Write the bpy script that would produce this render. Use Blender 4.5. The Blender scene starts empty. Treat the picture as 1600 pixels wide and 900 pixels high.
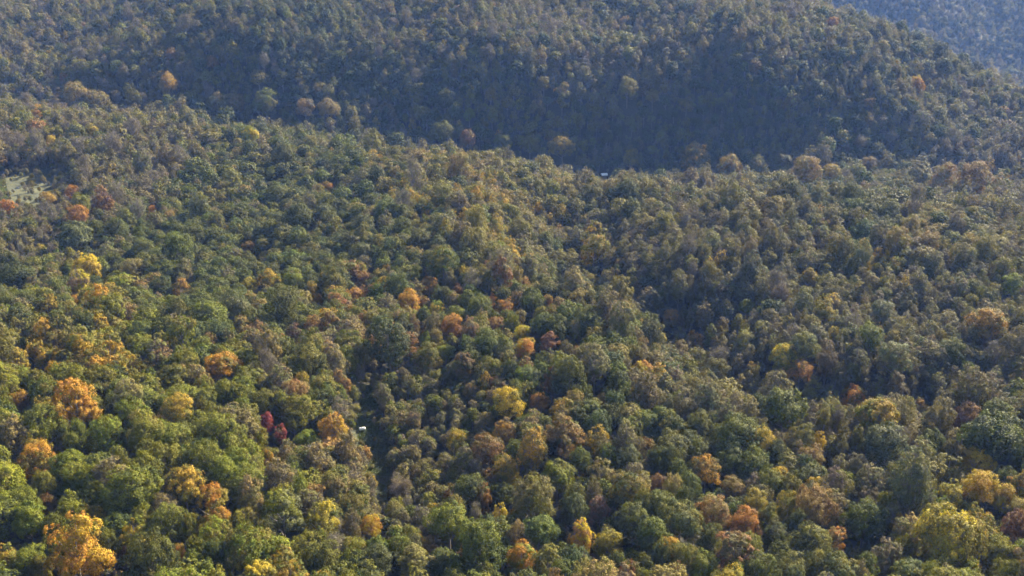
import bpy, math, random
import numpy as np
from mathutils import Vector

S = bpy.context.scene
COL = S.collection
rng = np.random.default_rng(7)
random.seed(7)

# ------------------------------------------------------------------ camera, light, air
F = 1640.0                       # focal length in pixels of a 1600 px wide picture
PITCH = math.radians(20.0)
CAM_Z = 200.0
cam_d = bpy.data.cameras.new('camera')
cam_d.sensor_width = 36.0
cam_d.lens = 36.0 * F / 1600.0
cam_d.clip_start = 1.0
cam_d.clip_end = 12000.0
cam = bpy.data.objects.new('camera', cam_d)
cam.location = (0, 0, CAM_Z)
cam.rotation_euler = (math.radians(90) - PITCH, 0, 0)
COL.objects.link(cam)
S.camera = cam

SUN_EL = math.radians(32.0)
SUN_AZ = math.radians(40.0)      # clockwise from +Y (the view direction) towards +X
world = bpy.data.worlds.new('World')
S.world = world
world.use_nodes = True
wn = world.node_tree
bg = wn.nodes['Background']
sky = wn.nodes.new('ShaderNodeTexSky')
sky.sky_type = 'NISHITA'
sky.sun_disc = False
sky.sun_elevation = SUN_EL
sky.sun_rotation = SUN_AZ
sky.altitude = 300
sky.dust_density = 2.5
sky.ozone_density = 0.6
wn.links.new(sky.outputs[0], bg.inputs[0])
bg.inputs[1].default_value = 0.05

sd = bpy.data.lights.new('sun', 'SUN')
sd.energy = 5.0
sd.angle = math.radians(0.5)
sd.color = (1.0, 0.88, 0.66)
sun = bpy.data.objects.new('sun', sd)
to_sun = Vector((math.cos(SUN_EL) * math.sin(SUN_AZ), math.cos(SUN_EL) * math.cos(SUN_AZ), math.sin(SUN_EL)))
sun.rotation_euler = to_sun.to_track_quat('Z', 'Y').to_euler()
sun.location = (0, 0, 600)
COL.objects.link(sun)

S.view_settings.view_transform = 'Standard'
S.view_settings.look = 'None'
S.view_settings.exposure = 2.4
S.view_settings.gamma = 1.0
S.render.engine = 'CYCLES'
S.cycles.max_bounces = 5
S.cycles.diffuse_bounces = 3
S.cycles.transmission_bounces = 3
S.cycles.volume_bounces = 0
S.cycles.use_denoising = True

HAZE_DENSITY = 0.000066
HAZE_COLOR = (0.20, 0.38, 1.0, 1)

# ------------------------------------------------------------------ picture <-> world
CP, SP = math.cos(PITCH), math.sin(PITCH)

def pix_dir(u, v):
    a, b = (u - 800.0) / F, (450.0 - v) / F
    return a, CP + b * SP, -SP + b * CP

def pix_at(u, v, Y):
    a, y, z = pix_dir(u, v)
    t = Y / y
    return a * t, Y, z * t + CAM_Z

def to_pix(x, y, z):
    z = z - CAM_Z
    d = y * CP - z * SP
    up = y * SP + z * CP
    d = np.maximum(d, 1e-3)
    return 800.0 + F * x / d, 450.0 - F * up / d, d

# ------------------------------------------------------------------ terrain
CANOPY = 14.5
cols = {
    0: [(900, 180), (700, 228), (550, 285), (462, 335), (430, 390), (370, 445), (300, 520), (220, 620), (155, 705), (130, 845), (80, 890), (40, 940), (0, 1010)],
    200: [(900, 180), (700, 230), (550, 290), (472, 337), (440, 390), (370, 447), (300, 530), (240, 600), (182, 680), (148, 825), (110, 842), (80, 857), (50, 884), (20, 940), (0, 985)],
    400: [(900, 183), (700, 236), (560, 292), (492, 335), (440, 392), (370, 460), (300, 540), (250, 600), (192, 680), (160, 822), (115, 837), (80, 849), (50, 867), (20, 920), (0, 960)],
    600: [(900, 185), (700, 255), (640, 275), (560, 305), (480, 346), (400, 402), (330, 474), (270, 556), (222, 636), (195, 800), (140, 826), (100, 846), (60, 866), (25, 910), (0, 950)],
    800: [(900, 185), (700, 246), (600, 285), (500, 331), (430, 374), (370, 424), (310, 494), (260, 588), (242, 640), (222, 800), (130, 832), (95, 849), (60, 870), (25, 920), (0, 960)],
    1000: [(900, 187), (700, 246), (600, 286), (520, 325), (462, 372), (440, 430), (380, 466), (320, 520), (285, 566), (268, 690), (240, 798), (140, 832), (100, 850), (60, 874), (25, 925), (0, 975)],
    1200: [(900, 190), (750, 235), (650, 270), (600, 298), (560, 350), (500, 375), (420, 420), (350, 468), (305, 512), (275, 690), (245, 798), (150, 832), (110, 851), (70, 878), (45, 920), (25, 970), (0, 1040)],
    1400: [(900, 190), (750, 235), (650, 270), (600, 294), (560, 335), (480, 380), (400, 430), (340, 480), (310, 516), (278, 700), (240, 792), (165, 830), (120, 855), (80, 910), (52, 975), (30, 1800), (0, 1850)],
    1600: [(900, 190), (750, 238), (650, 275), (600, 298), (560, 332), (480, 380), (400, 427), (340, 477), (312, 516), (285, 700), (250, 770), (205, 820), (165, 880), (112, 1650), (40, 1760), (0, 1820)],
}
ctrl = []
for u, rows in cols.items():
    for v, Y in rows:
        x, y, z = pix_at(u, v, Y)
        ctrl.append((x, y, z - CANOPY))
hid = []
for u, Y, zc in [(0, 780, -141), (200, 770, -143), (400, 755, -152), (600, 725, -162), (800, 738, -174), (1000, 745, -182),
                 (1200, 745, -183), (1400, 742, -184), (1600, 738, -184), (1000, 402, -168), (1100, 366, -166), (1200, 327, -162), (1300, 315, -162), (1400, 314, -160), (1600, 315, -158), (930, 436, -166), (885, 480, -159), (855, 520, -154),
                 (1000, 620, -162), (1200, 600, -164), (1400, 600, -165), (1600, 600, -166),
                 (1400, 1150, -172), (1600, 1250, -235), (1500, 1400, -225), (1500, 1000, -150), (1300, 1250, -120)]:
    hid.append(((u - 800) / F * Y, Y, zc + CAM_Z - CANOPY))
ctrl += hid
for x, y, z in [(-160, 110, -118), (0, 110, -120), (160, 110, -124), (0, 0, -116), (-400, 0, -100), (400, 0, -130), (0, -500, -90),
                (-700, 300, -108), (-800, 700, -92), (-900, 1100, -40), (600, 300, -150), (700, 560, -150), (800, 740, -184), (900, 1000, -186),
                (0, 1300, -48), (-700, 1500, -20), (0, 2000, -10), (300, 1250, -70), (1400, 1900, -120), (900, 2400, -60),
                (0, 3200, 10), (-2500, 1500, 0), (2500, 1500, -30), (-2500, -1500, -90), (2500, -1500, -90), (-2500, 3800, 10), (2500, 3800, 10), (0, -1500, -60)]:
    ctrl.append((x, y, z + CAM_Z - CANOPY))
ctrl = np.array(ctrl)

def _k(d2):
    return np.sqrt(d2 + 22.0 ** 2)
P = ctrl[:, :2]
A = _k(((P[:, None] - P[None]) ** 2).sum(-1))
zm = ctrl[:, 2].mean()
n = len(P)
A -= np.eye(n) * 0.6             # a little smoothing
W = np.linalg.solve(np.block([[A, np.ones((n, 1))], [np.ones((1, n)), np.zeros((1, 1))]]), np.append(ctrl[:, 2], 0))

_noise_tab = rng.random((256, 256))
def vnoise(x, y, s):
    x, y = np.asarray(x) / s + 900.0, np.asarray(y) / s + 900.0
    xi, yi = np.floor(x).astype(int), np.floor(y).astype(int)
    fx, fy = x - xi, y - yi
    fx, fy = fx * fx * (3 - 2 * fx), fy * fy * (3 - 2 * fy)
    g = lambda i, j: _noise_tab[i % 256, j % 256]
    return (g(xi, yi) * (1 - fx) + g(xi + 1, yi) * fx) * (1 - fy) + (g(xi, yi + 1) * (1 - fx) + g(xi + 1, yi + 1) * fx) * fy - 0.5

def ground(x, y):
    x, y = np.atleast_1d(np.asarray(x, float)), np.atleast_1d(np.asarray(y, float))
    out = np.empty(x.shape)
    fx, fy, fo = x.ravel(), y.ravel(), out.ravel()
    for i in range(0, fx.size, 20000):
        s = slice(i, i + 20000)
        d2 = (fx[s, None] - P[None, :, 0]) ** 2 + (fy[s, None] - P[None, :, 1]) ** 2
        fo[s] = _k(d2) @ W[:-1] + W[-1]
    out = fo.reshape(x.shape)
    far = np.clip((y - 700) / 150, 0, 1)
    out = out + vnoise(x, y, 45) * 4 + vnoise(x + 300, y, 95) * (4 + 14 * far) + vnoise(x - 200, y * 0.45, 60) * 9 * far
    crest = np.clip((y - 835) / 90, 0, 1)
    out = out + vnoise(x - 410 + y * .35, y * .30, 105) * 38 * crest
    return out

def edges(lo, hi, fine_lo, fine_hi, step):
    mid = np.arange(fine_lo, fine_hi + step, step)
    a, d = [fine_lo], step
    while a[-1] > lo:
        d *= 1.25
        a.append(max(lo, a[-1] - d))
    b, d = [mid[-1]], step
    while b[-1] < hi:
        d *= 1.25
        b.append(min(hi, b[-1] + d))
    return np.concatenate([np.array(a[1:])[::-1], mid, np.array(b[1:])])

gx = edges(-2600, 2600, -760, 900, 6.0)
gy = edges(-1600, 3900, 90, 1500, 6.0)
GX, GY = np.meshgrid(gx, gy, indexing='ij')
GZ = ground(GX, GY)

def gz_at(x, y):
    return ground(x, y)

def cast(u, v, lift):
    """First point along the ray of a pixel that lies `lift` metres above the ground."""
    a, dy, dz = pix_dir(u, v)
    Y = np.arange(150, 2200, 2.0)
    x, z = a * Y / dy, dz * Y / dy + CAM_Z
    g = gz_at(x, Y) + lift
    k = np.argmax(z < g)
    if z[k] >= g[k]:
        return None
    Yk = Y[k]
    return a * Yk / dy, Yk, float(gz_at(a * Yk / dy, Yk)[0])

# ------------------------------------------------------------------ materials
def new_mat(name):
    m = bpy.data.materials.new(name)
    m.use_nodes = True
    nt = m.node_tree
    nt.nodes.clear()
    return m, nt, nt.nodes, nt.links

def leaf_material():
    m, nt, N, L = new_mat('leaves')
    out = N.new('ShaderNodeOutputMaterial')
    t1 = N.new('ShaderNodeAttribute'); t1.attribute_type = 'INSTANCER'; t1.attribute_name = 'tint'
    t2 = N.new('ShaderNodeAttribute'); t2.attribute_type = 'INSTANCER'; t2.attribute_name = 'tint2'
    cl = N.new('ShaderNodeAttribute'); cl.attribute_type = 'GEOMETRY'; cl.attribute_name = 'clump'
    geo = N.new('ShaderNodeNewGeometry')
    mr = N.new('ShaderNodeMapRange')
    mr.inputs['From Min'].default_value = 0.22; mr.inputs['From Max'].default_value = 0.82
    mr.interpolation_type = 'SMOOTHSTEP'
    L.new(cl.outputs['Fac'], mr.inputs['Value'])
    mix = N.new('ShaderNodeMix'); mix.data_type = 'RGBA'
    L.new(mr.outputs[0], mix.inputs[0]); L.new(t1.outputs['Color'], mix.inputs[6]); L.new(t2.outputs['Color'], mix.inputs[7])
    hsv = N.new('ShaderNodeHueSaturation')
    hm = N.new('ShaderNodeMapRange'); hm.inputs['To Min'].default_value = 0.485; hm.inputs['To Max'].default_value = 0.515
    vm = N.new('ShaderNodeMapRange'); vm.inputs['To Min'].default_value = 0.70; vm.inputs['To Max'].default_value = 1.35
    L.new(geo.outputs['Random Per Island'], hm.inputs['Value'])
    fr = N.new('ShaderNodeMath'); fr.operation = 'MULTIPLY'; fr.inputs[1].default_value = 17.31
    ff = N.new('ShaderNodeMath'); ff.operation = 'FRACT'
    L.new(geo.outputs['Random Per Island'], fr.inputs[0]); L.new(fr.outputs[0], ff.inputs[0]); L.new(ff.outputs[0], vm.inputs['Value'])
    L.new(hm.outputs[0], hsv.inputs['Hue']); L.new(vm.outputs[0], hsv.inputs['Value']); L.new(mix.outputs[2], hsv.inputs['Color'])
    pb = N.new('ShaderNodeBsdfPrincipled')
    pb.inputs['Roughness'].default_value = 0.6
    pb.inputs['Specular IOR Level'].default_value = 0.10
    tr = N.new('ShaderNodeBsdfTranslucent')
    L.new(hsv.outputs[0], pb.inputs['Base Color']); L.new(hsv.outputs[0], tr.inputs['Color'])
    ms = N.new('ShaderNodeMixShader'); ms.inputs[0].default_value = 0.30
    L.new(pb.outputs[0], ms.inputs[1]); L.new(tr.outputs[0], ms.inputs[2]); L.new(ms.outputs[0], out.inputs[0])
    return m

def bark_material():
    m, nt, N, L = new_mat('bark')
    out = N.new('ShaderNodeOutputMaterial')
    pb = N.new('ShaderNodeBsdfPrincipled'); pb.inputs['Roughness'].default_value = 0.9
    tc = N.new('ShaderNodeTexCoord')
    mp = N.new('ShaderNodeMapping'); mp.inputs['Scale'].default_value = (6, 6, 1.2)
    nz = N.new('ShaderNodeTexNoise'); nz.inputs['Scale'].default_value = 3.0; nz.inputs['Detail'].default_value = 5
    cr = N.new('ShaderNodeValToRGB')
    cr.color_ramp.elements[0].position = 0.3; cr.color_ramp.elements[0].color = (0.10, 0.082, 0.066, 1)
    cr.color_ramp.elements[1].position = 0.7; cr.color_ramp.elements[1].color = (0.25, 0.215, 0.185, 1)
    L.new(tc.outputs['Object'], mp.inputs[0]); L.new(mp.outputs[0], nz.inputs['Vector']); L.new(nz.outputs['Fac'], cr.inputs[0])
    L.new(cr.outputs[0], pb.inputs['Base Color']); L.new(pb.outputs[0], out.inputs[0])
    return m

def ground_material():
    m, nt, N, L = new_mat('forest_floor')
    out = N.new('ShaderNodeOutputMaterial')
    pb = N.new('ShaderNodeBsdfPrincipled'); pb.inputs['Roughness'].default_value = 0.95
    geo = N.new('ShaderNodeNewGeometry')
    n1 = N.new('ShaderNodeTexNoise'); n1.inputs['Scale'].default_value = 0.9; n1.inputs['Detail'].default_value = 8
    n2 = N.new('ShaderNodeTexNoise'); n2.inputs['Scale'].default_value = 0.07; n2.inputs['Detail'].default_value = 4
    L.new(geo.outputs['Position'], n1.inputs['Vector']); L.new(geo.outputs['Position'], n2.inputs['Vector'])
    lit = N.new('ShaderNodeValToRGB')
    lit.color_ramp.elements[0].position = 0.35; lit.color_ramp.elements[0].color = (0.026, 0.024, 0.011, 1)
    lit.color_ramp.elements[1].position = 0.7; lit.color_ramp.elements[1].color = (0.058, 0.050, 0.023, 1)
    grs = N.new('ShaderNodeValToRGB')
    grs.color_ramp.elements[0].position = 0.40; grs.color_ramp.elements[0].color = (0.016, 0.021, 0.007, 1)
    grs.color_ramp.elements[1].position = 0.60; grs.color_ramp.elements[1].color = (0.070, 0.068, 0.018, 1)
    e = grs.color_ramp.elements.new(0.5); e.color = (0.036, 0.040, 0.012, 1)
    L.new(n1.outputs['Fac'], lit.inputs[0])
    ad = N.new('ShaderNodeMath'); ad.operation = 'ADD'
    md = N.new('ShaderNodeMath'); md.operation = 'MULTIPLY'; md.inputs[1].default_value = 0.5
    L.new(n1.outputs['Fac'], ad.inputs[0]); L.new(n2.outputs['Fac'], ad.inputs[1]); L.new(ad.outputs[0], md.inputs[0]); L.new(md.outputs[0], grs.inputs[0])
    at = N.new('ShaderNodeAttribute'); at.attribute_name = 'meadow'
    mix = N.new('ShaderNodeMix'); mix.data_type = 'RGBA'
    am = N.new('ShaderNodeMath'); am.operation = 'MULTIPLY_ADD'; am.inputs[1].default_value = 1.5
    n3 = N.new('ShaderNodeTexNoise'); n3.inputs['Scale'].default_value = 0.28; n3.inputs['Detail'].default_value = 6
    L.new(geo.outputs['Position'], n3.inputs['Vector'])
    L.new(at.outputs['Fac'], am.inputs[0]); L.new(n3.outputs['Fac'], am.inputs[2])
    rg = N.new('ShaderNodeMapRange'); rg.inputs['From Min'].default_value = .72; rg.inputs['From Max'].default_value = 1.05
    L.new(am.outputs[0], rg.inputs['Value'])
    L.new(rg.outputs[0], mix.inputs[0]); L.new(lit.outputs[0], mix.inputs[6]); L.new(grs.outputs[0], mix.inputs[7])
    L.new(mix.outputs[2], pb.inputs['Base Color'])
    bp = N.new('ShaderNodeBump'); bp.inputs['Strength'].default_value = 0.8; bp.inputs['Distance'].default_value = 0.4
    L.new(n1.outputs['Fac'], bp.inputs['Height']); L.new(bp.outputs[0], pb.inputs['Normal'])
    L.new(pb.outputs[0], out.inputs[0])
    return m

def plain(name, color, rough=0.5, metal=0.0, scale=3.0, amount=0.12):
    m, nt, N, L = new_mat(name)
    out = N.new('ShaderNodeOutputMaterial')
    pb = N.new('ShaderNodeBsdfPrincipled'); pb.inputs['Roughness'].default_value = rough; pb.inputs['Metallic'].default_value = metal
    tc = N.new('ShaderNodeTexCoord')
    nz = N.new('ShaderNodeTexNoise'); nz.inputs['Scale'].default_value = scale; nz.inputs['Detail'].default_value = 5
    cr = N.new('ShaderNodeValToRGB')
    c = np.array(color)
    cr.color_ramp.elements[0].position = 0.3; cr.color_ramp.elements[0].color = (*(c * (1 - amount)), 1)
    cr.color_ramp.elements[1].position = 0.7; cr.color_ramp.elements[1].color = (*np.minimum(c * (1 + amount), 1), 1)
    L.new(tc.outputs['Object'], nz.inputs['Vector']); L.new(nz.outputs['Fac'], cr.inputs[0])
    L.new(cr.outputs[0], pb.inputs['Base Color']); L.new(pb.outputs[0], out.inputs[0])
    return m

LEAF, BARK, FLOOR = leaf_material(), bark_material(), ground_material()

# ------------------------------------------------------------------ ground sheet
def in_poly(u, v, poly):
    u, v = np.asarray(u), np.asarray(v)
    r = np.zeros(u.shape, bool)
    j = len(poly) - 1
    for i in range(len(poly)):
        (xi, yi), (xj, yj) = poly[i], poly[j]
        c = ((yi > v) != (yj > v)) & (u < (xj - xi) * (v - yi) / (yj - yi + 1e-9) + xi)
        r ^= c
        j = i
    return r

# openings in the wood, outlined where they lie on the ground
MEADOW = [(-60, 285), (0, 276), (45, 266), (85, 264), (100, 276), (92, 300), (66, 330), (0, 345), (-60, 345)]
DRAW = [(560, 600), (582, 602), (596, 650), (612, 700), (612, 745), (604, 790), (588, 790), (574, 745), (562, 700), (556, 650)]

def opening(x, y):
    z = gz_at(x, y)
    u, v, d = to_pix(x, y, z)
    return np.where(in_poly(u, v, MEADOW) & (d > 400) & (d < 800), 1, np.where(in_poly(u, v, DRAW) & (d < 400), 2, 0))

def build_ground():
    nx, ny = GX.shape
    co = np.stack([GX, GY, GZ], -1).reshape(-1, 3)
    idx = np.arange(nx * ny).reshape(nx, ny)
    q = np.stack([idx[:-1, :-1], idx[1:, :-1], idx[1:, 1:], idx[:-1, 1:]], -1).reshape(-1, 4)
    me = bpy.data.meshes.new('ground')
    me.from_pydata(co.tolist(), [], q.tolist())
    me.polygons.foreach_set('use_smooth', np.ones(len(q), bool))
    at = me.attributes.new('meadow', 'FLOAT', 'POINT')
    soft = np.zeros(len(co))
    near = (co[:, 1] > 150) & (co[:, 1] < 720) & (np.abs(co[:, 0]) < 420)
    jx = [(a, b) for a in (-8, -4, 0, 4, 8) for b in (-8, -4, 0, 4, 8)]
    soft[near] = sum((opening(co[near, 0] + a, co[near, 1] + b) > 0).astype(float) for a, b in jx) / len(jx)
    at.data.foreach_set('value', soft.astype(np.float32))
    me.materials.append(FLOOR)
    o = bpy.data.objects.new('ground', me)
    o['kind'] = 'structure'
    COL.objects.link(o)
build_ground()

# ------------------------------------------------------------------ tree models
class Leaves:
    """Many small bent leaf sprays, each with the clump value of its bough."""
    def __init__(self):
        self.c, self.n, self.s, self.k = [], [], [], []
    def add(self, c, nrm, s, k):
        self.c.append(c); self.n.append(nrm); self.s.append(s); self.k.append(k)
    def arrays(self, g):
        c = np.concatenate(self.c); nr = np.concatenate(self.n); s = np.concatenate(self.s); k = np.concatenate(self.k)
        nr /= np.linalg.norm(nr, axis=1, keepdims=True) + 1e-9
        r = g.normal(size=nr.shape)
        t = np.cross(nr, r); t /= np.linalg.norm(t, axis=1, keepdims=True) + 1e-9
        b = np.cross(nr, t)
        w = (s * g.uniform(.75, 1.25, len(s)))[:, None]; h = (s * g.uniform(.75, 1.25, len(s)))[:, None]
        bend = (s * g.uniform(-.35, .35, len(s)))[:, None] * nr
        sk = g.uniform(-.45, .45, (len(s), 1))
        v = np.stack([c - t * w - b * h * .3, c - b * h + t * w * sk + bend, c + t * w + b * h * .3, c + b * h - t * w * sk + bend], 1)
        return v.reshape(-1, 3), np.arange(len(s) * 4).reshape(-1, 4), np.repeat(k, 4)

def sphere_dirs(g, n, zmin=-1.0):
    z = g.uniform(zmin, 1, n); a = g.uniform(0, 2 * math.pi, n); r = np.sqrt(1 - z * z)
    return np.stack([r * np.cos(a), r * np.sin(a), z], 1)

def tube(path, radii, sides):
    path = np.asarray(path, float); vs, fs = [], []
    for i, p in enumerate(path):
        d = path[min(i + 1, len(path) - 1)] - path[max(i - 1, 0)]
        d = d / (np.linalg.norm(d) + 1e-9)
        a = np.cross(d, (0.3, 0.9, 0.1)); a /= np.linalg.norm(a) + 1e-9
        b = np.cross(d, a)
        for s in range(sides):
            th = 2 * math.pi * s / sides
            vs.append(p + radii[i] * (math.cos(th) * a + math.sin(th) * b))
    for i in range(len(path) - 1):
        for s in range(sides):
            s2 = (s + 1) % sides
            fs.append((i * sides + s, i * sides + s2, (i + 1) * sides + s2, (i + 1) * sides + s))
    return np.array(vs), fs

# a model has crown radius 1; SHAPES: total height, crown base height, boughs, profile
SHAPES = {
    'round':  dict(H=2.8, base=0.5, lobes=26, lr=(.30, .44), flat=1.0, point=0.0),
    'broad':  dict(H=2.3, base=0.5, lobes=30, lr=(.26, .40), flat=0.8, point=0.0),
    'column': dict(H=3.8, base=0.6, lobes=28, lr=(.30, .46), flat=1.0, point=0.35),
    'ragged': dict(H=3.0, base=0.5, lobes=17, lr=(.26, .44), flat=1.0, point=0.1),
    'sparse': dict(H=3.1, base=0.55, lobes=26, lr=(.26, .42), flat=1.0, point=0.15),
    'bare':   dict(H=3.4, base=0.8, lobes=26, lr=(.26, .42), flat=1.0, point=0.15),
}

def build_model(seed, style, quads, size):
    g = np.random.default_rng(seed)
    sh = SHAPES[style]
    H, base = sh['H'], sh['base']
    ch = (H - base) / 2.0                        # half height of the crown
    cz = base + ch
    ax = 1 + g.uniform(-.22, .22); ay = 1 + g.uniform(-.22, .22)
    off = g.uniform(-.12, .12, 2)
    lobes = []
    tries = 0
    while len(lobes) < sh['lobes'] and tries < 4000:
        tries += 1
        d = sphere_dirs(g, 1, -0.75)[0]
        r = g.uniform(*sh['lr']) * (1.0 - 0.25 * max(d[2], 0) * (sh['point'] > 0))
        q = g.uniform(.72, 1.12)
        wide = (1 - sh['point'] * max(0, d[2])) * (1 - .15 * max(0, -d[2]))
        c = np.array([d[0] * ax * wide * (1 - r) * q + off[0], d[1] * ay * wide * (1 - r) * q + off[1], cz + d[2] * sh['flat'] * (ch - r * .9) * q])
        if all(np.linalg.norm((c - o[0]) * (1, 1, .8)) > .62 * max(r, o[1]) for o in lobes):
            lobes.append((c, r, g.random()))
    for _ in range(5):                           # inner mass
        d = sphere_dirs(g, 1, -.5)[0]
        lobes.append((np.array([d[0] * .35, d[1] * .35, cz + d[2] * ch * .45]), .40, g.random()))
    lv = Leaves()
    frac = {'sparse': .72, 'bare': .2}.get(style, 1.0)
    tot = sum(r * r for _, r, _ in lobes)
    for c, r, k in lobes:
        per = int(quads * frac * r * r / tot)
        ns = max(5, int(11 * (r / .36) ** 2))
        sub = sphere_dirs(g, ns, -.75)
        out = (c - (off[0], off[1], cz - .3 * ch)); out /= np.linalg.norm(out) + 1e-9
        sub = sub + out * .45; sub /= np.linalg.norm(sub, axis=1, keepdims=True)
        sr = r * g.uniform(.30, .46, ns)
        sc = c + sub * (r - sr * .7)[:, None] * (1, 1, .9)
        pk = g.integers(0, ns, per)
        d = sphere_dirs(g, per)
        d = d + sub[pk] * .8; d /= np.linalg.norm(d, axis=1, keepdims=True)
        pos = sc[pk] + d * (sr[pk] * np.where(g.random(per) < .12, g.uniform(1.0, 1.55, per), g.uniform(.55, 1.08, per)))[:, None]
        pos[:, 2] -= g.uniform(0, .03, per)
        big = (pos - (off[0], off[1], cz - .25 * ch)) / (1, 1, ch); big /= np.linalg.norm(big, axis=1, keepdims=True) + 1e-9
        nrm = d * .8 + big * .7 + g.normal(size=(per, 3)) * .42 + np.array((0, 0, .2))
        kk = np.clip(k + g.uniform(-.12, .12, ns)[pk] + (pos[:, 2] - cz) / ch * .18, 0, 1)
        lv.add(pos, nrm, g.uniform(.7, 1.3, per) * size * (1.15 if frac < 1 else 1), kk)
    cv, cf, ck = lv.arrays(g)

    # trunk and limbs
    wv, wf = [], []
    def put(path, radii, sides):
        v, f = tube(path, radii, sides)
        o = sum(len(x) for x in wv)
        wv.append(v); wf.extend([tuple(i + o for i in q) for q in f])
    lean = g.uniform(-.10, .10, 2)
    top = cz + ch * .55
    tp = [np.array([lean[0] * t * t + off[0] * t, lean[1] * t * t + off[1] * t, -.5 + (top + .5) * t]) for t in (0, .22, .5, .75, 1)]
    put(tp, [.062, .047, .038, .026, .012], 6)
    twiggy = style in ('sparse', 'bare')
    tri_v, tri_f = [], []
    for i, (c, r, k) in enumerate(lobes):
        if not twiggy and i % 2:
            continue
        t0 = np.clip((c[2] - base) / (2 * ch) * .55 + .28, .3, .92)
        s = np.array([np.interp(t0, (0, .22, .5, .75, 1), [p[a] for p in tp]) for a in range(3)])
        m = s * .45 + c * .55 + np.array([0, 0, -.08])
        put([s, m, c + (c - s) * .05], [.022, .014, .005], 4)
        if twiggy:
            nt = 50 if style == 'bare' else 26
            if quads < 2500:
                nt //= 2
            d = sphere_dirs(g, nt, -.5); d[:, 2] += .35
            for q in d:
                a = c + q * r * g.uniform(0, .45)
                e = a + (q + g.normal(size=3) * .35) * r * g.uniform(.5, .95)
                w = np.cross(e - a, g.normal(size=3)); w = w / (np.linalg.norm(w) + 1e-9) * (.0075 if quads > 2500 else .012)
                tri_v.append((a - w, a + w, e))
    if tri_v:
        o = sum(len(x) for x in wv)
        tv = np.array(tri_v).reshape(-1, 3)
        wv.append(tv)
        wf.extend([(o + 3 * i, o + 3 * i + 1, o + 3 * i + 2) for i in range(len(tri_v))])
    return (cv, cf, ck), (np.concatenate(wv), wf), H

def mesh_of(name, v, f, mat, clump=None):
    me = bpy.data.meshes.new(name)
    me.from_pydata(v.tolist(), [], f if isinstance(f, list) else f.tolist())
    if clump is not None:
        a = me.attributes.new('clump', 'FLOAT', 'POINT')
        a.data.foreach_set('value', clump.astype(np.float32))
    me.materials.append(mat)
    return me

def joined_mesh(name, crown, wood):
    cv, cf, ck = crown; wv, wf = wood
    me = bpy.data.meshes.new(name)
    faces = cf.tolist() + [tuple(i + len(cv) for i in q) for q in wf]
    me.from_pydata(np.concatenate([cv, wv]).tolist(), [], faces)
    a = me.attributes.new('clump', 'FLOAT', 'POINT')
    a.data.foreach_set('value', np.concatenate([ck, np.zeros(len(wv))]).astype(np.float32))
    me.materials.append(LEAF); me.materials.append(BARK)
    mi = np.zeros(len(faces), np.int32); mi[len(cf):] = 1
    me.polygons.foreach_set('material_index', mi)
    return me

VARIANTS = {'round': 9, 'broad': 6, 'column': 4, 'ragged': 6, 'sparse': 4, 'bare': 3}
MODELS = {}                                       # style -> list of (crown mesh, trunk mesh)
FAR = []                                          # light versions for the mass of the wood
far_index = {}
wood_col = bpy.data.collections.new('wood_models')
sid = 100
for st, nv in VARIANTS.items():
    MODELS[st] = []; far_index[st] = []
    for k in range(nv):
        sid += 1
        near_n = 12500 if st in ('column', 'broad') else 11500
        c, w, H = build_model(sid, st, near_n, .025)
        MODELS[st].append((mesh_of(st + '_crown', *c[:2], LEAF, c[2]), mesh_of(st + '_trunk', *w, BARK)))
        for lod, (q, s) in enumerate(((5200, .037), (1900, .058))):
            c, w, H = build_model(sid, st, q, s)
            o = bpy.data.objects.new('wood_%04d' % len(FAR), joined_mesh('wood_tree', c, w))
            wood_col.objects.link(o)
            far_index[st].append((lod, len(FAR)))
            FAR.append(o)

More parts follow.
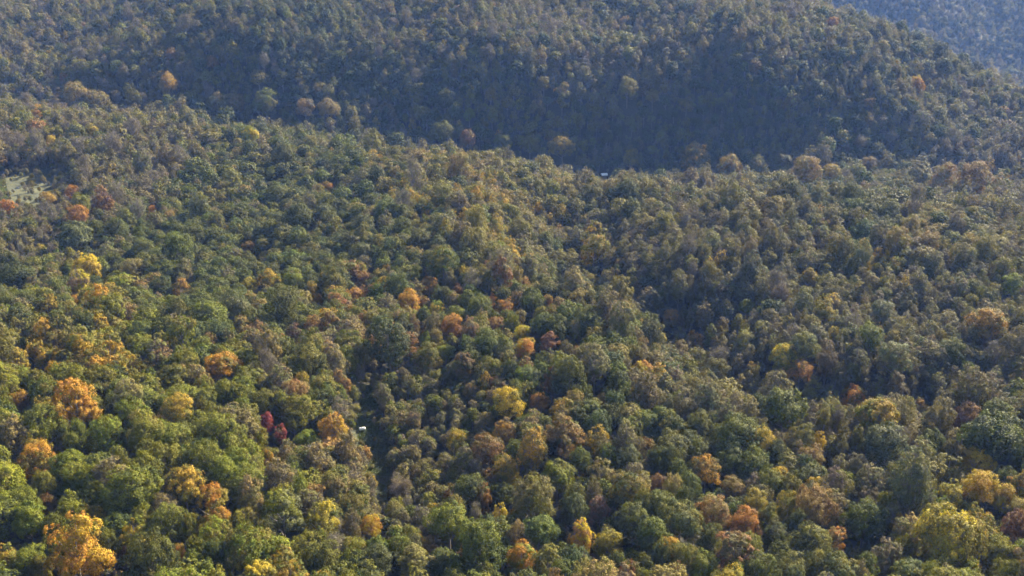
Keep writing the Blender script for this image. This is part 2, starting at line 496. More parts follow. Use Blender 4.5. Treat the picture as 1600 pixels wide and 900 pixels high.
# ------------------------------------------------------------------ leaf colours
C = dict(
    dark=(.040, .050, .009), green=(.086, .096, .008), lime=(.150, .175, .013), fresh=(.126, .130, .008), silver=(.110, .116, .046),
    grey=(.066, .076, .018), olive=(.136, .124, .016), khaki=(.138, .124, .032), brown=(.124, .106, .038), mauve=(.124, .106, .056),
    tan=(.190, .138, .040), gold=(.285, .190, .016), yellow=(.370, .290, .016), orange=(.335, .168, .018), rust=(.190, .102, .028),
    red=(.240, .060, .046), pink=(.180, .110, .064), maroon=(.115, .064, .038), pale=(.220, .182, .070),
)
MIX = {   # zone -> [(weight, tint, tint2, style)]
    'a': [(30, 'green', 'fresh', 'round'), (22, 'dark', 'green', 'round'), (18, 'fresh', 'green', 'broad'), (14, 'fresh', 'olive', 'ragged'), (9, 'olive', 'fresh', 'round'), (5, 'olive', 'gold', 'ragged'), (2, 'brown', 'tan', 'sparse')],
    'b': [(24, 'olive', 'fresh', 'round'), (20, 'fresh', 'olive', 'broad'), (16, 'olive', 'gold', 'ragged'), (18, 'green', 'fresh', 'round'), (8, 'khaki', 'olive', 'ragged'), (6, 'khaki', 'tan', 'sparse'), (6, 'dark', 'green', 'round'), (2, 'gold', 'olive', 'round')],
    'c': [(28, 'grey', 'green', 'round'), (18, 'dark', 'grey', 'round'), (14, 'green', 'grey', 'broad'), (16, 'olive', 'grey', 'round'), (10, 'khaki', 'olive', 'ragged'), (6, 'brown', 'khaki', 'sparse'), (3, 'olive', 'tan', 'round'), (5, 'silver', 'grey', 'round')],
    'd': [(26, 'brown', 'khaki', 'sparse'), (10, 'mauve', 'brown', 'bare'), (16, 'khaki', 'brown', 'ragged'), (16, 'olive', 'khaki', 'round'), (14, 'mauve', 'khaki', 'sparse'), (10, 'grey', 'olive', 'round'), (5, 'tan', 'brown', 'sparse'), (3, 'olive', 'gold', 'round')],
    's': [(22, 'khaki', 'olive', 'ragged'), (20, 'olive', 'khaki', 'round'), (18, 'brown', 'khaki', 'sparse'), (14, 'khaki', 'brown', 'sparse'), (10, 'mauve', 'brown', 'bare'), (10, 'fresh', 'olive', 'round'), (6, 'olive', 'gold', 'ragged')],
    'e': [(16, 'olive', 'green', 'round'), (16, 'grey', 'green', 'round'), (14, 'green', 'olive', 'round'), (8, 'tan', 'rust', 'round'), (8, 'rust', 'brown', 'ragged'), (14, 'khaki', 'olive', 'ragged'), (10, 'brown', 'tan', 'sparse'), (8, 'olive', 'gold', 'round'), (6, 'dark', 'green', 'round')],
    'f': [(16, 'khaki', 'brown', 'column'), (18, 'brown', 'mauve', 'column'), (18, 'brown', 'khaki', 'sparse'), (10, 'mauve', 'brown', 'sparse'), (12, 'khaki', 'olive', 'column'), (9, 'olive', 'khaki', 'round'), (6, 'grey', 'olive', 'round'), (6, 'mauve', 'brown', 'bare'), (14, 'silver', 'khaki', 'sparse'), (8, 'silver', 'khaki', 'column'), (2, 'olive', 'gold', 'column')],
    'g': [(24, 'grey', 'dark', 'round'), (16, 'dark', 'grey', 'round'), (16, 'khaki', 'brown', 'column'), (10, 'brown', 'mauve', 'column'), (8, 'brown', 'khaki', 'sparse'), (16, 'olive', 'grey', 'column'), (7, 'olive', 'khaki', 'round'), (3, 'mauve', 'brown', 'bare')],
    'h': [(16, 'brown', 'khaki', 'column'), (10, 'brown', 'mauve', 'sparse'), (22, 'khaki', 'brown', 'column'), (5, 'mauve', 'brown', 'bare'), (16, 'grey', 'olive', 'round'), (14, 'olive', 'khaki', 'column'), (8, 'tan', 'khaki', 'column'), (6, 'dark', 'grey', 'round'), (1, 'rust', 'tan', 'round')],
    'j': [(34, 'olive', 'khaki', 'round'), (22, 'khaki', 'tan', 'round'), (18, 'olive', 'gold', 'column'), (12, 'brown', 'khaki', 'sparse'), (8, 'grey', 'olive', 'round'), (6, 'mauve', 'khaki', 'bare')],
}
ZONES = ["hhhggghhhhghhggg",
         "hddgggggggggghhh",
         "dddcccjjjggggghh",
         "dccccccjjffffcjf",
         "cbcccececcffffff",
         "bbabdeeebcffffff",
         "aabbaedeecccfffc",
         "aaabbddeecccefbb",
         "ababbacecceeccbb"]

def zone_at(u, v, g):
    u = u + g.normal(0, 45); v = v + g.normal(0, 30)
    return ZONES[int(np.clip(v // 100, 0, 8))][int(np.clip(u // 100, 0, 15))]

def jitter(c, g, s=.12):
    c = np.array(c) * math.exp(g.normal(0, s))
    c = c * np.exp(g.normal(0, .06, 3))
    return tuple(np.clip(c, .005, .6))

# ------------------------------------------------------------------ the wood: every tree is a dict
trees = []
# landmark trees, read off the photograph: u, v of the crown, width in pixels, tint, tint2, style, height/width stretch, label
HEROES = [
    (120, 637, 76, 'gold', 'orange', 'ragged', 1, 'large golden orange tree high on the near left slope'),
    (30, 630, 34, 'rust', 'orange', 'round', 1, 'small rust tree at the edge left of the large golden orange tree'),
    (117, 862, 104, 'orange', 'gold', 'ragged', 1.05, 'biggest bright orange tree, at the foot of the near left slope'),
    (57, 722, 60, 'olive', 'orange', 'round', 1, 'green tree with an orange top on the near left slope'),
    (277, 650, 62, 'olive', 'gold', 'round', 1, 'olive tree with a golden crown between green trees on the left slope'),
    (417, 666, 24, 'red', 'red', 'round', 1, 'small crimson tree on the left slope near the grassy draw'),
    (438, 680, 22, 'red', 'pink', 'ragged', 1, 'pinkish red little tree below the small crimson tree'),
    (523, 675, 48, 'gold', 'orange', 'sparse', 1.1, 'loose golden orange tree on the left bank of the grassy draw'),
    (290, 765, 80, 'olive', 'gold', 'broad', 1, 'wide golden olive tree in the middle of the near left slope'),
    (337, 803, 66, 'olive', 'orange', 'ragged', 1, 'olive and orange tree below the wide golden olive tree'),
    (282, 877, 22, 'orange', 'tan', 'round', 1, 'little pale orange tree at the bottom edge of the near slope'),
    (200, 882, 22, 'maroon', 'pink', 'sparse', 1, 'little dull red tree right of the biggest bright orange tree'),
    (77, 795, 26, 'tan', 'rust', 'round', 1, 'small tan tree in shade above the biggest bright orange tree'),
    (8, 880, 52, 'olive', 'gold', 'ragged', 1, 'gold and olive tree in the lower left corner'),
    (477, 694, 34, 'lime', 'fresh', 'round', 1, 'yellow green tree beside the small red trees'),
    (417, 717, 24, 'gold', 'olive', 'round', 1, 'little golden tree below the pair of red trees'),
    (167, 684, 62, 'fresh', 'lime', 'round', 1, 'bright fresh green tree below the large golden orange tree'),
    (443, 806, 72, 'silver', 'fresh', 'ragged', 1, 'pale silvery green tree at the bottom of the left slope'),
    (75, 312, 24, 'gold', 'tan', 'round', 1, 'tan gold tree at the lower corner of the meadow'),
    (13, 326, 26, 'orange', 'rust', 'round', 1, 'orange tree under the meadow at the left edge'),
    (120, 340, 36, 'rust', 'orange', 'round', 1, 'rusty orange round tree below and right of the meadow'),
    (127, 320, 34, 'green', 'fresh', 'round', 1, 'fresh green tree among rust trees right of the meadow'),
    (112, 302, 24, 'orange', 'rust', 'round', 1, 'small orange tree just right of the meadow'),
    (162, 315, 42, 'rust', 'maroon', 'sparse', 1, 'brownish rust tree second from the meadow'),
    (238, 330, 18, 'orange', 'orange', 'round', 1, 'lone small orange tree in the dark green wood right of the meadow'),
    (117, 372, 62, 'grey', 'silver', 'broad', 1, 'large grey green dome tree under the rust trees by the meadow'),
    (138, 420, 48, 'yellow', 'gold', 'ragged', 1, 'yellow gold tree in the hollow behind the near left slope'),
    (120, 447, 38, 'pale', 'yellow', 'sparse', 1.1, 'pale yellow thin tree on the brow of the near left slope'),
    (118, 473, 22, 'orange', 'gold', 'round', 1, 'small orange tree in front of the pale yellow thin tree'),
    (207, 425, 42, 'khaki', 'tan', 'round', 1, 'tan gold round tree in the hollow behind the near slope'),
    (25, 433, 60, 'dark', 'grey', 'broad', 1, 'wide dark green tree in the hollow at the left edge'),
    (250, 453, 40, 'dark', 'dark', 'round', 1, 'very dark green round tree on the brow of the near slope'),
    (282, 457, 32, 'olive', 'orange', 'ragged', 1, 'orange flushed olive tree right of the very dark green tree'),
    (390, 450, 30, 'yellow', 'olive', 'round', 1, 'yellow round tree behind the brow of the near slope'),
    (422, 440, 38, 'olive', 'gold', 'round', 1, 'golden topped green tree right of the yellow round tree'),
    (460, 440, 40, 'fresh', 'lime', 'round', 1, 'yellow green round tree two right of the yellow round tree'),
    (497, 474, 20, 'gold', 'orange', 'round', 1, 'little gold tree right of the yellow green round tree'),
    (388, 391, 24, 'rust', 'tan', 'round', 1, 'small rust tree in the middle of the dark green wood'),
    (413, 402, 22, 'yellow', 'gold', 'broad', 1, 'small flat yellow tree in the dark green wood'),
    (467, 340, 48, 'dark', 'grey', 'round', 1.1, 'large dark blue green tree standing alone above the middle wood'),
    (77, 565, 42, 'olive', 'gold', 'ragged', 1, 'golden brown tree near the left edge of the near slope'),
    (27, 570, 42, 'gold', 'olive', 'ragged', 1, 'gold tree at the left edge on the near slope'),
    (347, 578, 62, 'olive', 'orange', 'broad', 1, 'wide orange gold tree on the upper near slope'),
    (463, 528, 36, 'maroon', 'brown', 'sparse', 1, 'dark maroon thin tree above the grassy draw'),
    (377, 511, 36, 'khaki', 'tan', 'ragged', 1, 'tan tree on the brow above the wide orange gold tree'),
    (220, 548, 46, 'fresh', 'lime', 'round', 1, 'yellow green tree on the upper near slope'),
    (553, 464, 38, 'rust', 'orange', 'broad', 1, 'orange tree at the top of the grassy draw'),
    (568, 440, 30, 'tan', 'rust', 'round', 1, 'tan rust tree just above the orange tree over the draw'),
    (671, 424, 18, 'orange', 'rust', 'round', 1, 'smallest orange tree above the autumn patch on the central spur'),
    (670, 453, 32, 'tan', 'orange', 'round', 1, 'orange topped tan tree in the autumn patch on the central spur'),
    (640, 475, 40, 'gold', 'orange', 'round', 1, 'golden orange round tree at the near end of the autumn patch'),
    (716, 456, 22, 'orange', 'rust', 'round', 1, 'small orange tree at the upper edge of the autumn patch'),
    (681, 484, 28, 'yellow', 'lime', 'round', 1, 'lemon yellow tree in the autumn patch on the central spur'),
    (790, 484, 34, 'orange', 'tan', 'ragged', 1, 'bright orange tree at the right of the autumn patch'),
    (770, 472, 14, 'orange', 'orange', 'column', 1, 'narrow upright orange tree in the autumn patch'),
    (706, 514, 40, 'rust', 'orange', 'round', 1, 'large rust orange tree in the autumn patch'),
    (773, 515, 32, 'rust', 'tan', 'round', 1, 'rust tree below the bright orange tree'),
    (816, 524, 30, 'gold', 'yellow', 'round', 1, 'golden yellow tree below the autumn patch'),
    (820, 549, 38, 'orange', 'gold', 'round', 1, 'orange gold tree directly under the golden yellow tree'),
    (715, 493, 32, 'lime', 'green', 'round', 1, 'bright green tree in the middle of the autumn patch'),
    (665, 534, 20, 'lime', 'lime', 'column', 1, 'slim lime green tree beside the dark big tree'),
    (696, 555, 30, 'lime', 'fresh', 'round', 1, 'lime green bushy tree below the large rust orange tree'),
    (856, 473, 18, 'orange', 'tan', 'round', 1, 'small tan orange tree on the green shoulder of the spur'),
    (820, 444, 17, 'orange', 'pale', 'round', 1, 'small pale orange tree above the bright orange tree'),
    (1048, 501, 32, 'tan', 'orange', 'round', 1, 'tan orange tree on the lip of the dark ravine'),
    (1003, 581, 40, 'yellow', 'orange', 'broad', 1, 'yellow and orange flat tree above the ravine mouth'),
    (856, 541, 36, 'rust', 'pink', 'ragged', 1, 'dusky pink rust tree right of the orange gold tree'),
    (903, 558, 22, 'tan', 'rust', 'round', 1, 'small tan rust tree on the right flank of the central spur'),
    (610, 535, 76, 'dark', 'dark', 'round', 1, 'very large dark tree over the head of the grassy draw'),
    (930, 384, 52, 'olive', 'gold', 'column', 1, 'tall olive gold tree on the rim of the ravine'),
    (670, 333, 30, 'gold', 'green', 'round', 1, 'gold topped green tree far up the central wood'),
    (793, 634, 56, 'green', 'yellow', 'round', 1, 'green tree with a lemon yellow top below the spur'),
    (841, 633, 32, 'rust', 'orange', 'round', 1, 'rust orange tree beside the lemon topped green tree'),
    (780, 609, 34, 'rust', 'brown', 'round', 1, 'rust brown tree above the lemon topped green tree'),
    (788, 682, 42, 'tan', 'orange', 'sparse', 1, 'orange tan thin tree below the lemon topped green tree'),
    (763, 708, 54, 'rust', 'brown', 'round', 1, 'big dark rust tree right of the brown scrub'),
    (833, 708, 58, 'khaki', 'gold', 'sparse', 1.2, 'tall tan gold tree right of the big dark rust tree'),
    (870, 745, 66, 'lime', 'green', 'broad', 1, 'brightest lime green dome tree in the lower wood'),
    (713, 693, 38, 'olive', 'gold', 'round', 1, 'olive gold tree at the edge of the brown scrub'),
    (580, 832, 34, 'orange', 'yellow', 'round', 1.1, 'bright orange yellow tree at the bottom of the grassy draw'),
    (908, 845, 44, 'orange', 'yellow', 'sparse', 1.1, 'glowing orange yellow thin tree in the lower wood'),
    (781, 809, 24, 'yellow', 'gold', 'ragged', 1, 'small yellow tree between dark green trees'),
    (703, 824, 68, 'green', 'lime', 'round', 1, 'large green tree right of the bottom of the grassy draw'),
    (781, 778, 44, 'green', 'dark', 'round', 1, 'blue green round tree left of the lime green dome tree'),
    (673, 862, 30, 'rust', 'tan', 'column', .8, 'narrow rust tree left below the large green tree'),
    (836, 789, 70, 'khaki', 'olive', 'round', 1.15, 'large khaki tree below the lime green dome tree'),
    (950, 855, 48, 'olive', 'gold', 'round', 1, 'golden olive tree right of the glowing orange tree'),
    (930, 694, 46, 'gold', 'khaki', 'ragged', 1, 'gold tree up the slope right of the tall tan gold tree'),
    (1010, 704, 30, 'rust', 'tan', 'ragged', 1, 'small rust tree between grey green trees'),
    (938, 804, 42, 'mauve', 'pink', 'sparse', 1, 'mauve brown thin tree above the golden olive tree'),
    (813, 875, 54, 'olive', 'orange', 'round', 1, 'olive tree with an orange top at the bottom edge'),
    (943, 741, 48, 'khaki', 'tan', 'ragged', 1, 'tan tree right of the lime green dome tree'),
    (1026, 762, 28, 'pink', 'rust', 'round', 1, 'small dusky pink tree among grey green trees'),
    (742, 808, 28, 'mauve', 'mauve', 'bare', 1.2, 'bare grey tree between two green trees'),
    (940, 631, 24, 'rust', 'tan', 'round', 1, 'small rust tree on the lower flank of the spur'),
    (1063, 818, 66, 'grey', 'olive', 'round', 1, 'large grey olive tree left of the rust pair'),
    (1483, 842, 108, 'olive', 'yellow', 'broad', 1.15, 'huge golden olive tree near the lower right corner'),
    (1526, 731, 52, 'gold', 'yellow', 'round', 1, 'gold tree at the top of the golden group on the right'),
    (1529, 768, 60, 'gold', 'yellow', 'round', 1, 'amber gold tree in the middle of the golden group'),
    (1568, 782, 48, 'yellow', 'gold', 'round', 1, 'brightest yellow gold tree of the golden group'),
    (1483, 775, 48, 'olive', 'yellow', 'ragged', 1, 'yellow olive tree at the left of the golden group'),
    (1594, 804, 44, 'gold', 'khaki', 'round', 1, 'gold tree of the golden group cut by the right edge'),
    (1166, 822, 54, 'rust', 'orange', 'round', 1, 'red orange round tree, right of the rust pair'),
    (1116, 805, 58, 'rust', 'tan', 'round', 1, 'rust brown round tree, left of the rust pair'),
    (1509, 661, 56, 'pink', 'rust', 'round', 1, 'dusky pink tree left of the dark green trees at the right edge'),
    (1386, 699, 78, 'dark', 'silver', 'round', 1, 'big dark green dome tree in the right wood'),
    (1549, 682, 100, 'dark', 'green', 'broad', 1, 'widest dark green tree at the right edge'),
    (1349, 819, 66, 'dark', 'green', 'round', 1, 'dark green round tree left of the huge golden olive tree'),
    (1213, 845, 44, 'green', 'grey', 'round', 1, 'green tree right below the red orange round tree'),
    (1266, 855, 66, 'dark', 'olive', 'round', 1, 'dark olive tree at the bottom between green and tan trees'),
    (1306, 852, 46, 'tan', 'orange', 'ragged', 1, 'tan orange tree left of the dark green round tree'),
    (1386, 879, 56, 'mauve', 'brown', 'sparse', 1, 'mauve brown tree at the bottom edge by the huge golden tree'),
    (1103, 745, 52, 'grey', 'orange', 'round', 1, 'grey green tree with an orange top above the rust pair'),
    (1146, 765, 38, 'tan', 'khaki', 'round', 1, 'tan tree above the red orange round tree'),
    (1373, 655, 80, 'olive', 'gold', 'broad', 1, 'wide olive gold tree above the big dark dome tree'),
    (1438, 641, 32, 'olive', 'orange', 'column', .7, 'small orange flushed tree right of the wide olive gold tree'),
    (1280, 692, 24, 'yellow', 'gold', 'ragged', 1, 'small yellow tree in the shaded right wood'),
    (1226, 639, 80, 'green', 'grey', 'broad', 1, 'large green tree below the mouth of the ravine'),
    (1333, 625, 42, 'olive', 'orange', 'round', 1, 'orange topped olive tree left of the wide olive gold tree'),
    (1586, 829, 50, 'maroon', 'rust', 'ragged', 1, 'dark rust tree under the golden group at the right edge'),
    (1223, 565, 46, 'olive', 'yellow', 'round', 1, 'yellow topped tree at the mouth of the ravine'),
    (1250, 582, 44, 'olive', 'orange', 'round', 1, 'orange olive tree right of the yellow topped ravine tree'),
    (1088, 538, 34, 'olive', 'orange', 'round', 1, 'orange topped tree below the tan orange ravine tree'),
    (1166, 481, 28, 'lime', 'fresh', 'round', 1, 'lime green tree inside the dark ravine'),
    (1290, 488, 42, 'olive', 'gold', 'column', .8, 'olive gold tree on the lower brown slope'),
    (1378, 492, 46, 'silver', 'grey', 'round', 1, 'silver green tree on the lower brown slope'),
    (1263, 439, 34, 'tan', 'gold', 'ragged', 1, 'golden tan tree halfway up the brown slope'),
    (1433, 450, 42, 'mauve', 'khaki', 'sparse', 1.2, 'tall grey brown tree with a bare trunk on the brown slope'),
    (1543, 510, 80, 'khaki', 'gold', 'broad', 1, 'broad golden tan tree on the brown slope at the right'),
    (1360, 532, 46, 'green', 'fresh', 'round', 1, 'green tree at the foot of the brown slope'),
    (1256, 545, 52, 'silver', 'khaki', 'round', 1, 'greyish silver tree above the yellow topped ravine tree'),
    (1396, 565, 60, 'khaki', 'silver', 'round', 1, 'grey tan dome tree at the foot of the brown slope'),
    (1303, 522, 22, 'yellow', 'olive', 'round', 1, 'little yellow tree at the foot of the brown slope'),
    (1580, 448, 38, 'lime', 'olive', 'round', 1, 'lime olive tree on the brown slope at the right edge'),
    (1200, 408, 28, 'olive', 'khaki', 'column', .9, 'pointed olive tree on the brown slope'),
    (262, 133, 31, 'pale', 'gold', 'round', 1.25, 'pale gold tall tree standing alone in the far left valley'),
    (150, 157, 54, 'khaki', 'tan', 'broad', 1, 'wide tan grove tree left of the lone pale gold tree'),
    (120, 152, 44, 'tan', 'khaki', 'round', 1, 'tan tree at the left of the wide tan grove tree'),
    (338, 163, 32, 'khaki', 'tan', 'round', 1, 'left tree of the pair along the far river bend'),
    (366, 164, 32, 'tan', 'khaki', 'round', 1, 'right tree of the pair along the far river bend'),
    (415, 162, 44, 'khaki', 'olive', 'round', 1, 'rounded tan tree right of the pair on the far river bend'),
    (477, 170, 32, 'tan', 'mauve', 'round', 1, 'pinkish tan tree on the far river bend'),
    (512, 172, 34, 'khaki', 'tan', 'round', 1, 'tan tree farthest right on the far river bend'),
    (80, 221, 18, 'yellow', 'gold', 'round', 1, 'small yellow tree in the brown wood above the meadow'),
    (145, 208, 24, 'gold', 'olive', 'round', 1, 'gold tree in the brown wood above the meadow'),
    (393, 214, 32, 'yellow', 'lime', 'round', 1, 'yellow green tree on the crest near the far river bend'),
    (512, 296, 22, 'orange', 'tan', 'round', 1, 'small orange tree high in the green wood'),
    (58, 180, 18, 'orange', 'gold', 'round', 1, 'small orange tree on the far left crest'),
    (1430, 129, 20, 'orange', 'yellow', 'round', 1, 'bright orange tree on the far blue ridge'),
    (1437, 138, 18, 'orange', 'tan', 'ragged', 1, 'orange tree just below the bright one on the far ridge'),
    (1300, 36, 18, 'orange', 'rust', 'round', 1, 'orange tree near the top of the far ridge'),
    (733, 183, 22, 'lime', 'fresh', 'round', 1, 'solitary light green tree on the dark lower ridge'),
    (850, 135, 24, 'tan', 'khaki', 'round', 1, 'sunlit tan tree on the dark far slope'),
    (878, 152, 34, 'khaki', 'tan', 'ragged', 1, 'sunlit khaki tree below the sunlit tan tree on the dark slope'),
    (980, 143, 36, 'khaki', 'olive', 'round', 1, 'largest sunlit round tree on the dark far slope'),
    (1020, 157, 24, 'khaki', 'tan', 'round', 1, 'sunlit tree right of the largest on the dark far slope'),
    (1072, 170, 22, 'tan', 'olive', 'column', .8, 'slim sunlit tan tree on the dark far slope'),
    (985, 250, 27, 'olive', 'gold', 'round', 1.2, 'tall rounded olive gold tree on the river terrace'),
    (1086, 251, 44, 'khaki', 'gold', 'round', 1, 'first gold tan tree of the riverside row'),
    (1140, 262, 40, 'olive', 'gold', 'round', 1, 'second riverside tree, olive and rounder'),
    (1184, 260, 36, 'tan', 'khaki', 'round', 1, 'third riverside tree, tan and loose'),
    (1223, 256, 34, 'khaki', 'mauve', 'round', 1, 'fourth riverside tree, greyish tan'),
    (1260, 268, 56, 'olive', 'tan', 'round', 1, 'biggest riverside tree, an olive tan dome'),
    (1298, 272, 34, 'olive', 'gold', 'round', 1, 'gold olive tree beside the biggest riverside tree'),
    (1356, 258, 26, 'mauve', 'tan', 'round', 1, 'small mauve riverside tree past the gold olive one'),
    (1438, 272, 42, 'silver', 'khaki', 'column', .7, 'pale silver riverside tree in the shade of the ridge'),
    (1476, 275, 44, 'khaki', 'rust', 'round', 1, 'reddish khaki riverside tree beside the pale silver one'),
    (1522, 278, 56, 'tan', 'rust', 'round', 1, 'wide tan rust tree at the end of the riverside row'),
    (730, 219, 32, 'tan', 'rust', 'round', 1, 'reddish tan tree on the crest over the dark valley'),
    (785, 229, 34, 'olive', 'khaki', 'round', 1, 'olive tree on the crest right of the reddish tan tree'),
    (828, 229, 34, 'khaki', 'olive', 'round', 1, 'khaki tree third along the crest over the dark valley'),
    (880, 232, 50, 'khaki', 'gold', 'broad', 1, 'wide gold khaki tree at the end of the crest'),
    (690, 210, 34, 'grey', 'olive', 'round', 1, 'grey olive tree on the crest left of the reddish tan tree'),
]
STYLE_H = {k: s['H'] for k, s in SHAPES.items()}

def model_height(R, style, g):
    h = R * STYLE_H[style]
    return h

for u, v, w, t1, t2, st, stretch, label in HEROES:
    lift = 9.0
    R = 5.0
    for _ in range(2):
        p = cast(u, v, lift)
        if p is None:
            break
        x, y, z = p
        d = to_pix(x, y, z + lift)[2]
        R = float(np.clip(w * d / F / 2 * 1.02, 1.6, 11))
        zs = max(R * stretch, 9.0 / STYLE_H[st])
        lift = zs * (STYLE_H[st] + SHAPES[st]['base']) / 2
    if p is None:
        continue
    trees.append(dict(x=x, y=y, z=z, R=R, sz=zs, t1=C[t1], t2=C[t2], n1=t1, n2=t2, st=st, label=label, hero=True, rot=rng.uniform(0, 6.28)))
n_heroes = len(trees)

# the rest: dart throwing over the land the picture shows (and a margin round it)
cell = 6.0
hash_grid = {}
def put_hash(i):
    t = trees[i]
    hash_grid.setdefault((int(t['x'] // cell), int(t['y'] // cell)), []).append(i)
def clear_of(x, y, R, k):
    cx, cy = int(x // cell), int(y // cell)
    for a in range(cx - 3, cx + 4):
        for b in range(cy - 3, cy + 4):
            for j in hash_grid.get((a, b), ()):
                t = trees[j]
                f = .80 if t.get('hero') else k
                if (t['x'] - x) ** 2 + (t['y'] - y) ** 2 < (f * (t['R'] + R)) ** 2:
                    return False
    return True
for i in range(n_heroes):
    put_hash(i)

hp = [to_pix(t['x'], t['y'], t['z'] + t['sz'] * (STYLE_H[t['st']] + SHAPES[t['st']]['base']) / 2) for t in trees[:n_heroes]]
hu = np.array([p[0] for p in hp]).ravel(); hv = np.array([p[1] for p in hp]).ravel(); hd = np.array([p[2] for p in hp]).ravel()
hr = np.array([t['R'] for t in trees[:n_heroes]]) * F / hd
EXTRA = [(574, 630, 8, 0), (584, 668, 9, 0), (592, 705, 11, 0), (597, 740, 11, 0), (596, 772, 9, 0), (566, 671, 10, 258), (944, 272, 12, 640), (28, 293, 6, 525)]
hu = np.append(hu, [e[0] for e in EXTRA]); hv = np.append(hv, [e[1] for e in EXTRA]); hr = np.append(hr, [e[2] for e in EXTRA])
for e in EXTRA:
    q = cast(e[0], e[1], 1.5)
    hd = np.append(hd, to_pix(q[0], q[1], q[2] + 1.5)[2])
IS_EXTRA = np.arange(len(hd)) >= n_heroes
def hides_hero(x, y, z, R, sz, st, lim=.45):
    b, H = SHAPES[st]['base'] * sz, STYLE_H[st] * sz
    u, v, d = to_pix(x, y, z + (b + H) / 2)
    r, rv = R * F / d, max(R * .8, (H - b) / 2) * F / d
    k = (hd > d - 2) & (np.abs(hu - u) < (hr + r) * .80) & (np.abs(hv - v) < (hr * .85 + rv) * .82)
    k &= ((hu - u) / (hr + r)) ** 2 + ((hv - v) / (hr * .85 + rv)) ** 2 < np.where(IS_EXTRA, .78, lim)
    return bool(k.any())

def pick(ws, x, y):
    """Kinds of tree stand in patches: the choice follows a slow field over the land."""
    q = float(np.clip(.5 + .95 * vnoise(x + 50, y + 70, 34) + .5 * vnoise(x, y + 400, 90) + rng.normal(0, .16), 0, .999))
    acc = np.cumsum([w[0] for w in ws]); o = PERM[len(ws)]
    acc = np.cumsum([ws[i][0] for i in o])
    return o[int(np.searchsorted(acc / acc[-1], q))]
PERM = {k: list(np.random.default_rng(k).permutation(k)) for k in range(1, 14)}

NC = 130000
cy_ = np.sqrt(rng.uniform(130 ** 2, 1250 ** 2, NC))
cx_ = rng.uniform(-.62, .64, NC) * cy_
far_n = 24000
cy_ = np.concatenate([cy_, np.sqrt(rng.uniform(1250 ** 2, 2150 ** 2, far_n))])
cx_ = np.concatenate([cx_, rng.uniform(.05, .62, far_n) * cy_[-far_n:]])
cz_ = gz_at(cx_, cy_)
op_ = opening(cx_, cy_)
pu_, pv_, pd_ = to_pix(cx_, cy_, cz_ + CANOPY)
# in front of the draw the trees are low, so the grass stays in sight
gu_, gv_, _d = to_pix(cx_, cy_, cz_)
scrub_ = in_poly(gu_, gv_, [(545, 595), (610, 592), (690, 598), (762, 640), (762, 690), (740, 790), (690, 840), (640, 870), (592, 865), (560, 800), (540, 700)]) & (cy_ < 330)
low_ = in_poly(pu_, pv_, [(-60, 250), (108, 240), (122, 300), (88, 380), (-60, 385)]) & (cy_ > 420) & (cy_ < 640)
for x, y, z, o, u, v, sc, lw in zip(cx_, cy_, cz_, op_, pu_, pv_, scrub_, low_):
    if o or v < -110:
        continue
    q = rng.random()
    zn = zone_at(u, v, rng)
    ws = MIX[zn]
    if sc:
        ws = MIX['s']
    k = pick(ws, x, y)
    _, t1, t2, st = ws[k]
    R = float(np.clip(rng.normal(4.5, 1.15), 2.5, 7.6))
    if y > 760:
        R *= 1.06
    if u < 520 and v > 470:
        R *= 1.06
    if st == 'column':
        R *= .72
    if sc:
        R = rng.uniform(1.2, 2.7)
    if lw:
        if rng.random() < .72:
            continue
        R = rng.uniform(.8, 1.5)
    if zn in 'df' and st in ('sparse', 'bare'):
        R *= .88
    if not clear_of(x, y, R, .45 if v > 470 and u < 560 else .55):
        continue
    sz = R * float(np.clip(rng.normal(1.0, .16), .75, 1.45))
    hmin = 12.5
    if not (sc or lw) and sz * STYLE_H[st] < hmin:
        sz = hmin / STYLE_H[st] * rng.uniform(.95, 1.1)
    if hides_hero(x, y, z, R, sz, st):
        continue
    trees.append(dict(x=x, y=y, z=z, R=R, sz=sz, t1=C[t1], t2=C[t2], n1=t1, n2=t2, st=st, hero=False, rot=rng.uniform(0, 6.28)))
    put_hash(len(trees) - 1)

# second layer: smaller trees that fill the gaps
NS = 80000
sy_ = np.sqrt(rng.uniform(140 ** 2, 1050 ** 2, NS)); sx_ = rng.uniform(-.58, .6, NS) * sy_
sz_ = gz_at(sx_, sy_); so_ = opening(sx_, sy_)
su_, sv_, _d = to_pix(sx_, sy_, sz_ + 8)
n_canopy = len(trees)
small = []
for x, y, z, o, u, v in zip(sx_, sy_, sz_, so_, su_, sv_):
    if o and rng.random() > (.22 if o == 1 else .2):
        continue
    R = rng.uniform(1.2, 3.2) * (.55 if o else 1)
    if not clear_of(x, y, R, .44):
        continue
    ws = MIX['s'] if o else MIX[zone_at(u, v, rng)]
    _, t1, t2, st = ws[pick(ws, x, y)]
    if st == 'column':
        st = 'round'
    if hides_hero(x, y, z, R, R, st, .30 if R > 1.5 else .10):
        continue
    trees.append(dict(x=x, y=y, z=z, R=R, sz=R * rng.uniform(.85, 1.2), t1=C[t1], t2=C[t2], n1=t1, n2=t2, st=st, hero=False, small=True, rot=rng.uniform(0, 6.28)))
    put_hash(len(trees) - 1)

